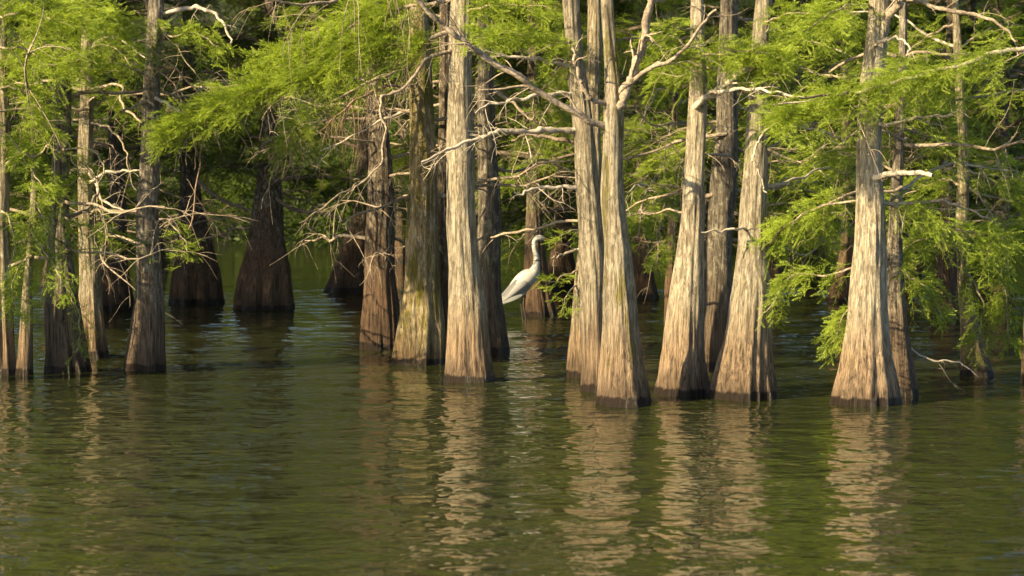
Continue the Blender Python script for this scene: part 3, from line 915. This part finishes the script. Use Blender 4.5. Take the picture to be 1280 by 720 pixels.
# sunlit boughs in the second row
second = [('18', [(908, 130), (960, 150), (1010, 190), (1060, 200)], 110, 1.2), ('18', [(906, 180), (950, 200), (1000, 235), (1050, 245)], 100, 1.5), ('20', [(1124, 215), (1090, 200), (1040, 190), (1000, 205)], 90, 1.0),
          ('20', [(1126, 160), (1160, 170), (1210, 190), (1260, 200)], 110, 0.8), ('20', [(1126, 110), (1090, 85), (1040, 60), (985, 45)], 130, 1.0), ('21', [(1200, 60), (1230, 40), (1260, 30), (1300, 40)], 90, 0.2),
          ('21', [(1198, 30), (1170, 40), (1140, 60), (1120, 85)], 80, 0.3), ('21', [(1203, 210), (1235, 225), (1265, 245), (1290, 250)], 80, 0.2), ('21', [(1204, 235), (1180, 225), (1150, 235), (1120, 250)], 70, 0.1),
          ('18', [(910, 60), (960, 40), (1000, 30), (1060, 25)], 120, 1.4), ('18', [(906, 150), (880, 170), (850, 190), (815, 200)], 90, 1.0), ('24', [(842, 120), (830, 110), (812, 130), (800, 160)], 70, -4.0),
          ('18', [(910, 90), (880, 85), (850, 95), (815, 90)], 80, 0.8), ('13', [(608, 120), (640, 110), (680, 120), (710, 150)], 80, 0.6),
          ('25', [(555, 100), (500, 110), (450, 100), (420, 80)], 70, 0.5), ('10', [(472, 60), (430, 40), (390, 20), (340, 20)], 90, 0.4), ('22', [(1186, 200), (1150, 230), (1090, 260), (1040, 300)], 120, -3.0),
          ('22', [(1186, 220), (1220, 240), (1250, 290), (1262, 350)], 110, -2.5)]
for k, (key, pix, nn, dd) in enumerate(second):
    leafy(key, pix, int(nn * 0.62), 0.32, 2.0, 0.6, (0, dd), 200 + k, droop=0.6, up=0.2, jitter=0.07)
for k, (key, pix, dd) in enumerate([('18', [(905, 210), (950, 195), (1000, 160), (1050, 150)], 1.0), ('20', [(1122, 240), (1160, 215), (1200, 205), (1260, 215)], 0.5), ('20', [(1126, 130), (1080, 100), (1030, 95), (980, 75)], 0.6),
                                     ('21', [(1196, 60), (1160, 45), (1120, 20), (1060, 15)], 0.5), ('18', [(911, 20), (960, 25), (1010, 10), (1060, 0)], 0.8), ('24', [(841, 230), (820, 240), (800, 230), (785, 245)], -4.5),
                                     ('13', [(608, 200), (640, 215), (680, 200), (715, 215)], 0.6), ('25', [(554, 130), (500, 140), (450, 165), (400, 190)], 0.2), ('21', [(1205, 300), (1180, 310), (1140, 300), (1110, 312)], 0.1),
                                     ('4', [(110, 60), (140, 45), (165, 60), (185, 75)], -0.3), ('3', [(76, 120), (50, 105), (30, 120), (8, 115)], -0.3), ('4', [(108, 200), (125, 245), (150, 262), (178, 268)], -0.3)]):
    limb(key, pix, 2.2, 0.8, (0, dd), DEAD if k % 2 else LIMB, 8, 0.3, 400 + k, up=0.1)
# left edge cluster
leafy('1', [(2, 20), (30, 15), (70, 25), (120, 40)], 130, 0.30, 2.2, 0.7, (-0.1, -0.7), 30, jitter=0.06)
leafy('1', [(3, 60), (30, 60), (60, 80), (100, 75)], 110, 0.30, 2.0, 0.6, (-0.1, -0.7), 31, jitter=0.06)
leafy('1', [(3, 110), (25, 112), (45, 130), (60, 165)], 80, 0.26, 1.8, 0.6, (-0.1, -0.6), 32, jitter=0.05)
leafy('3', [(78, 20), (110, 15), (140, 25), (165, 50)], 90, 0.28, 1.8, 0.6, (-0.1, -0.5), 33, jitter=0.05)
leafy('3', [(78, 85), (95, 80), (120, 90), (150, 88)], 50, 0.24, 1.6, 0.5, (-0.1, -0.5), 34)
leafy('1', [(3, 165), (20, 180), (40, 215), (62, 240)], 60, 0.24, 1.6, 0.5, (-0.1, -0.5), 35)
leafy('3', [(75, 190), (90, 200), (95, 225), (60, 240)], 46, 0.24, 1.6, 0.5, (-0.1, -0.5), 36)
leafy('2', [(42, 250), (55, 275), (60, 320), (50, 380)], 40, 0.2, 1.2, 0.4, (-0.05, -0.3), 37, droop=0.8)
leafy('2', [(38, 320), (25, 335), (15, 365), (25, 395)], 34, 0.2, 1.2, 0.4, (-0.05, -0.3), 38, droop=0.8)
leafy('3', [(78, 350), (92, 375), (100, 405), (98, 440)], 16, 0.15, 1.1, 0.4, (-0.15, -0.4), 39, droop=0.8)
leafy('4', [(108, 130), (125, 118), (145, 122), (160, 140)], 46, 0.24, 1.6, 0.5, (-0.05, -0.4), 40)
leafy('5', [(187, 285), (205, 275), (222, 290), (234, 308), (228, 322)], 22, 0.14, 1.2, 0.5, (-0.1, -0.5), 41, droop=0.4)
leafy('5', [(186, 300), (170, 305), (150, 298), (135, 290)], 18, 0.14, 1.2, 0.5, (-0.1, -0.5), 42, droop=0.4)

more = [('1', [(2, 0), (40, -10), (90, 0), (130, 15)], 100, 0.28), ('3', [(79, 40), (60, 45), (35, 60), (10, 85)], 70, 0.26), ('4', [(111, 60), (130, 55), (150, 65), (168, 90)], 60, 0.24), ('3', [(76, 140), (60, 135), (40, 150), (20, 195)], 60, 0.24),
        ('4', [(109, 95), (95, 100), (80, 115), (60, 120)], 50, 0.22), ('3', [(75, 230), (60, 240), (45, 262), (28, 290)], 40, 0.2), ('2', [(40, 290), (52, 310), (70, 335), (76, 370)], 24, 0.16), ('1', [(4, 260), (14, 280), (18, 310), (8, 350)], 26, 0.18),
        ('4', [(108, 250), (122, 262), (134, 285), (130, 310)], 20, 0.16), ('3', [(76, 270), (92, 275), (102, 290), (100, 320)], 20, 0.16), ('12', [(574, 20), (600, 10), (640, 5), (690, 10)], 90, 0.28), 
        ('5', [(192, 30), (215, 45), (245, 40), (275, 60)], 50, 0.26), ('16', [(872, 40), (850, 35), (835, 45), (815, 60)], 50, 0.24), ('17', [(952, 30), (975, 20), (1010, 15), (1050, 25)], 70, 0.26), ('19', [(1098, 10), (1070, 5), (1040, 15), (1005, 40)], 60, 0.26)]
for k, (key, pix, nn, sp) in enumerate(more):
    leafy(key, pix, nn, sp, 1.6, 0.5, (-0.05, -0.4), 500 + k, droop=0.6, jitter=0.05)
# hanging bare twigs
limb('12', [(572, -30), (470, -20), (400, 5), (340, 0)], 3.0, 1.2, (0, -0.7), LIMB, 16, 0.4, 70, droop=0.9, up=-0.5)
limb('11', [(527, 110), (480, 108), (440, 130), (400, 165)], 2.4, 1.0, (0, -0.8), TWIG, 18, 0.35, 71, droop=0.9, up=-0.6)
limb('5', [(190, 60), (225, 90), (257, 130), (256, 170), (247, 220), (238, 290)], 1.4, 0.9, (-0.1, -0.7), TWIG, 4, 0.3, 72, up=0.5)
limb('5', [(190, 85), (218, 108), (232, 140), (243, 180), (245, 215)], 1.2, 0.7, (-0.1, -0.65), TWIG, 3, 0.2, 73, up=0.2)

# ------------------------------------------------------------------ the white heron
WHITE = plain_material('white_plumage', (0.37, 0.37, 0.365), 0.85, 0.12, 40)  # body and wing dulled from white, partial shade put into the colour
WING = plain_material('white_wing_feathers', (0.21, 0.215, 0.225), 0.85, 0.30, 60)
BEAK = plain_material('yellow_beak', (0.50, 0.27, 0.05), 0.4)
LEGM = plain_material('dark_leg_skin', (0.035, 0.032, 0.03), 0.5)
EYE = plain_material('dark_eye', (0.01, 0.01, 0.008), 0.15)
HB = on_water(652, 402)
HY = HB[1]
bird = empty('heron', HB, 'white heron with long neck standing in water before a reddish trunk', 'bird')


def hp(px, py, dx=0.0):
    return at(px, py, HY + dx) - HB


spine = np.array([hp(626, 377), hp(632, 372), hp(640, 364.5), hp(648, 356.5), hp(655.5, 350), hp(662, 345.5), hp(667, 341), hp(669.6, 335), hp(671.0, 327), hp(670.2, 319), hp(668.2, 311.5), hp(667.6, 305), hp(669.2, 299.8), hp(673, 297.4), hp(677.5, 297.6), hp(681.5, 298.6)])
rads = np.array([0.012, 0.035, 0.064, 0.088, 0.100, 0.096, 0.072, 0.048, 0.037, 0.031, 0.027, 0.0255, 0.028, 0.033, 0.028, 0.012])
path = spline(spine, 90)
u = np.linspace(0, len(rads) - 1, 90)
rr = np.interp(u, np.arange(len(rads)), rads)
rr = np.convolve(np.pad(rr, 3, 'edge'), np.ones(7) / 7, 'valid')
rr[0] = 0.004
rr[-1] = 0.006
V, F = tube(path, rr, 20)
caps = np.array([[0] + list(range(1, 20))])
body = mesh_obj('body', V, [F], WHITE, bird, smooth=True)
# beak
bk = spline([hp(680.5, 298.2), hp(686, 299.4), hp(693, 301.2)], 10)
V, F = tube(bk, np.linspace(0.0125, 0.0015, 10), 8)
mesh_obj('beak', V, [F], BEAK, bird, smooth=True)
for s in (-1, 1):
    c = hp(676.2, 297.2) + np.array([0, s * 0.0255, 0])
    V, F = tube(np.array([c + np.array([0, s * q, 0]) for q in (-0.006, 0.0, 0.003, 0.0045)]), np.array([0.006, 0.006, 0.0045, 0.0008]), 10)
    mesh_obj('eye', V, [F], EYE, bird, smooth=True)
# folded wings: overlapping long feathers, each wing a shaped shell with feather steps
for s in (-1, 1):
    wing_parts = []
    top = spline([hp(663, 342), hp(654, 341.5), hp(645, 350), hp(634, 364), hp(624, 378)], 30)
    bot = spline([hp(666, 350), hp(662, 361), hp(652, 368.5), hp(638, 376), hp(625, 380)], 30)
    K = 9
    rows = []
    for q in range(K):
        f = q / (K - 1)
        bulge = 0.106 * np.sin(math.pi * (0.12 + 0.76 * f)) * np.clip(np.sin(np.linspace(0.35, 3.0, 30)), 0.06, 1) ** 0.7
        row = top * (1 - f) + bot * f
        row = row + np.outer(bulge + 0.004 * (q % 2), np.array([0, s, 0]))
        rows.append(row)
    V = np.array(rows).reshape(-1, 3)
    i = np.arange(K - 1)[:, None] * 30
    j = np.arange(29)[None, :]
    F = np.stack([i + j, i + j + 1, i + 30 + j + 1, i + 30 + j], -1).reshape(-1, 4)
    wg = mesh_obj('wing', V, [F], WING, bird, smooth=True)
    for q in range(7):                          # long flight feathers at the tip
        f = q / 6
        a_ = (top * (1 - f) + bot * f)[14 + (q % 3)] + np.array([0, s * 0.075, 0])
        b_ = hp(622 + 6 * f + 2 * (q % 2), 380 - 1.5 * abs(3 - q) + 3 * f) + np.array([0, s * (0.012 + 0.006 * q % 3), 0])
        pth = spline([a_, (a_ + b_) / 2 + np.array([0, s * 0.022, -0.004]), b_], 8)
        wv = np.array([0.010, 0.016, 0.018, 0.018, 0.017, 0.015, 0.011, 0.003])
        up_ = norm(np.cross(norm(b_ - a_), np.array([0, 1.0, 0])))
        Vf = np.concatenate([pth + np.outer(wv, up_), pth + np.array([0, s * 0.004, 0]), pth - np.outer(wv, up_)])
        jj = np.arange(7)
        Ff = np.concatenate([np.stack([jj, jj + 1, jj + 9, jj + 8], -1), np.stack([jj + 8, jj + 9, jj + 17, jj + 16], -1)])
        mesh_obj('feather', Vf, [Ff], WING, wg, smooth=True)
# legs: feathered thigh, backward ankle, straight shank down into the water
for s, off in ((-1, 0), (1, 4)):
    pth = spline([hp(656 + off * 0.4, 357, s * 0.035), hp(654.5 + off * 0.5, 367, s * 0.035), hp(651.5 + off, 379, s * 0.035), hp(652.5 + off, 392, s * 0.035), hp(653.5 + off, 402, s * 0.035), hp(654 + off, 416, s * 0.035)], 36)
    u = np.linspace(0, 1, 36)
    r_ = np.where(u < 0.3, 0.034 - 0.09 * u, 0.0065) + 0.003 * np.exp(-((u - 0.42) / 0.03) ** 2)
    V, F = tube(pth[7:], np.maximum(np.minimum(r_[7:], 0.011), 0.0065), 8)
    lg = mesh_obj('leg', V, [F], LEGM, bird, smooth=True)
    V, F = tube(pth[:10], np.linspace(0.040, 0.008, 10), 10)
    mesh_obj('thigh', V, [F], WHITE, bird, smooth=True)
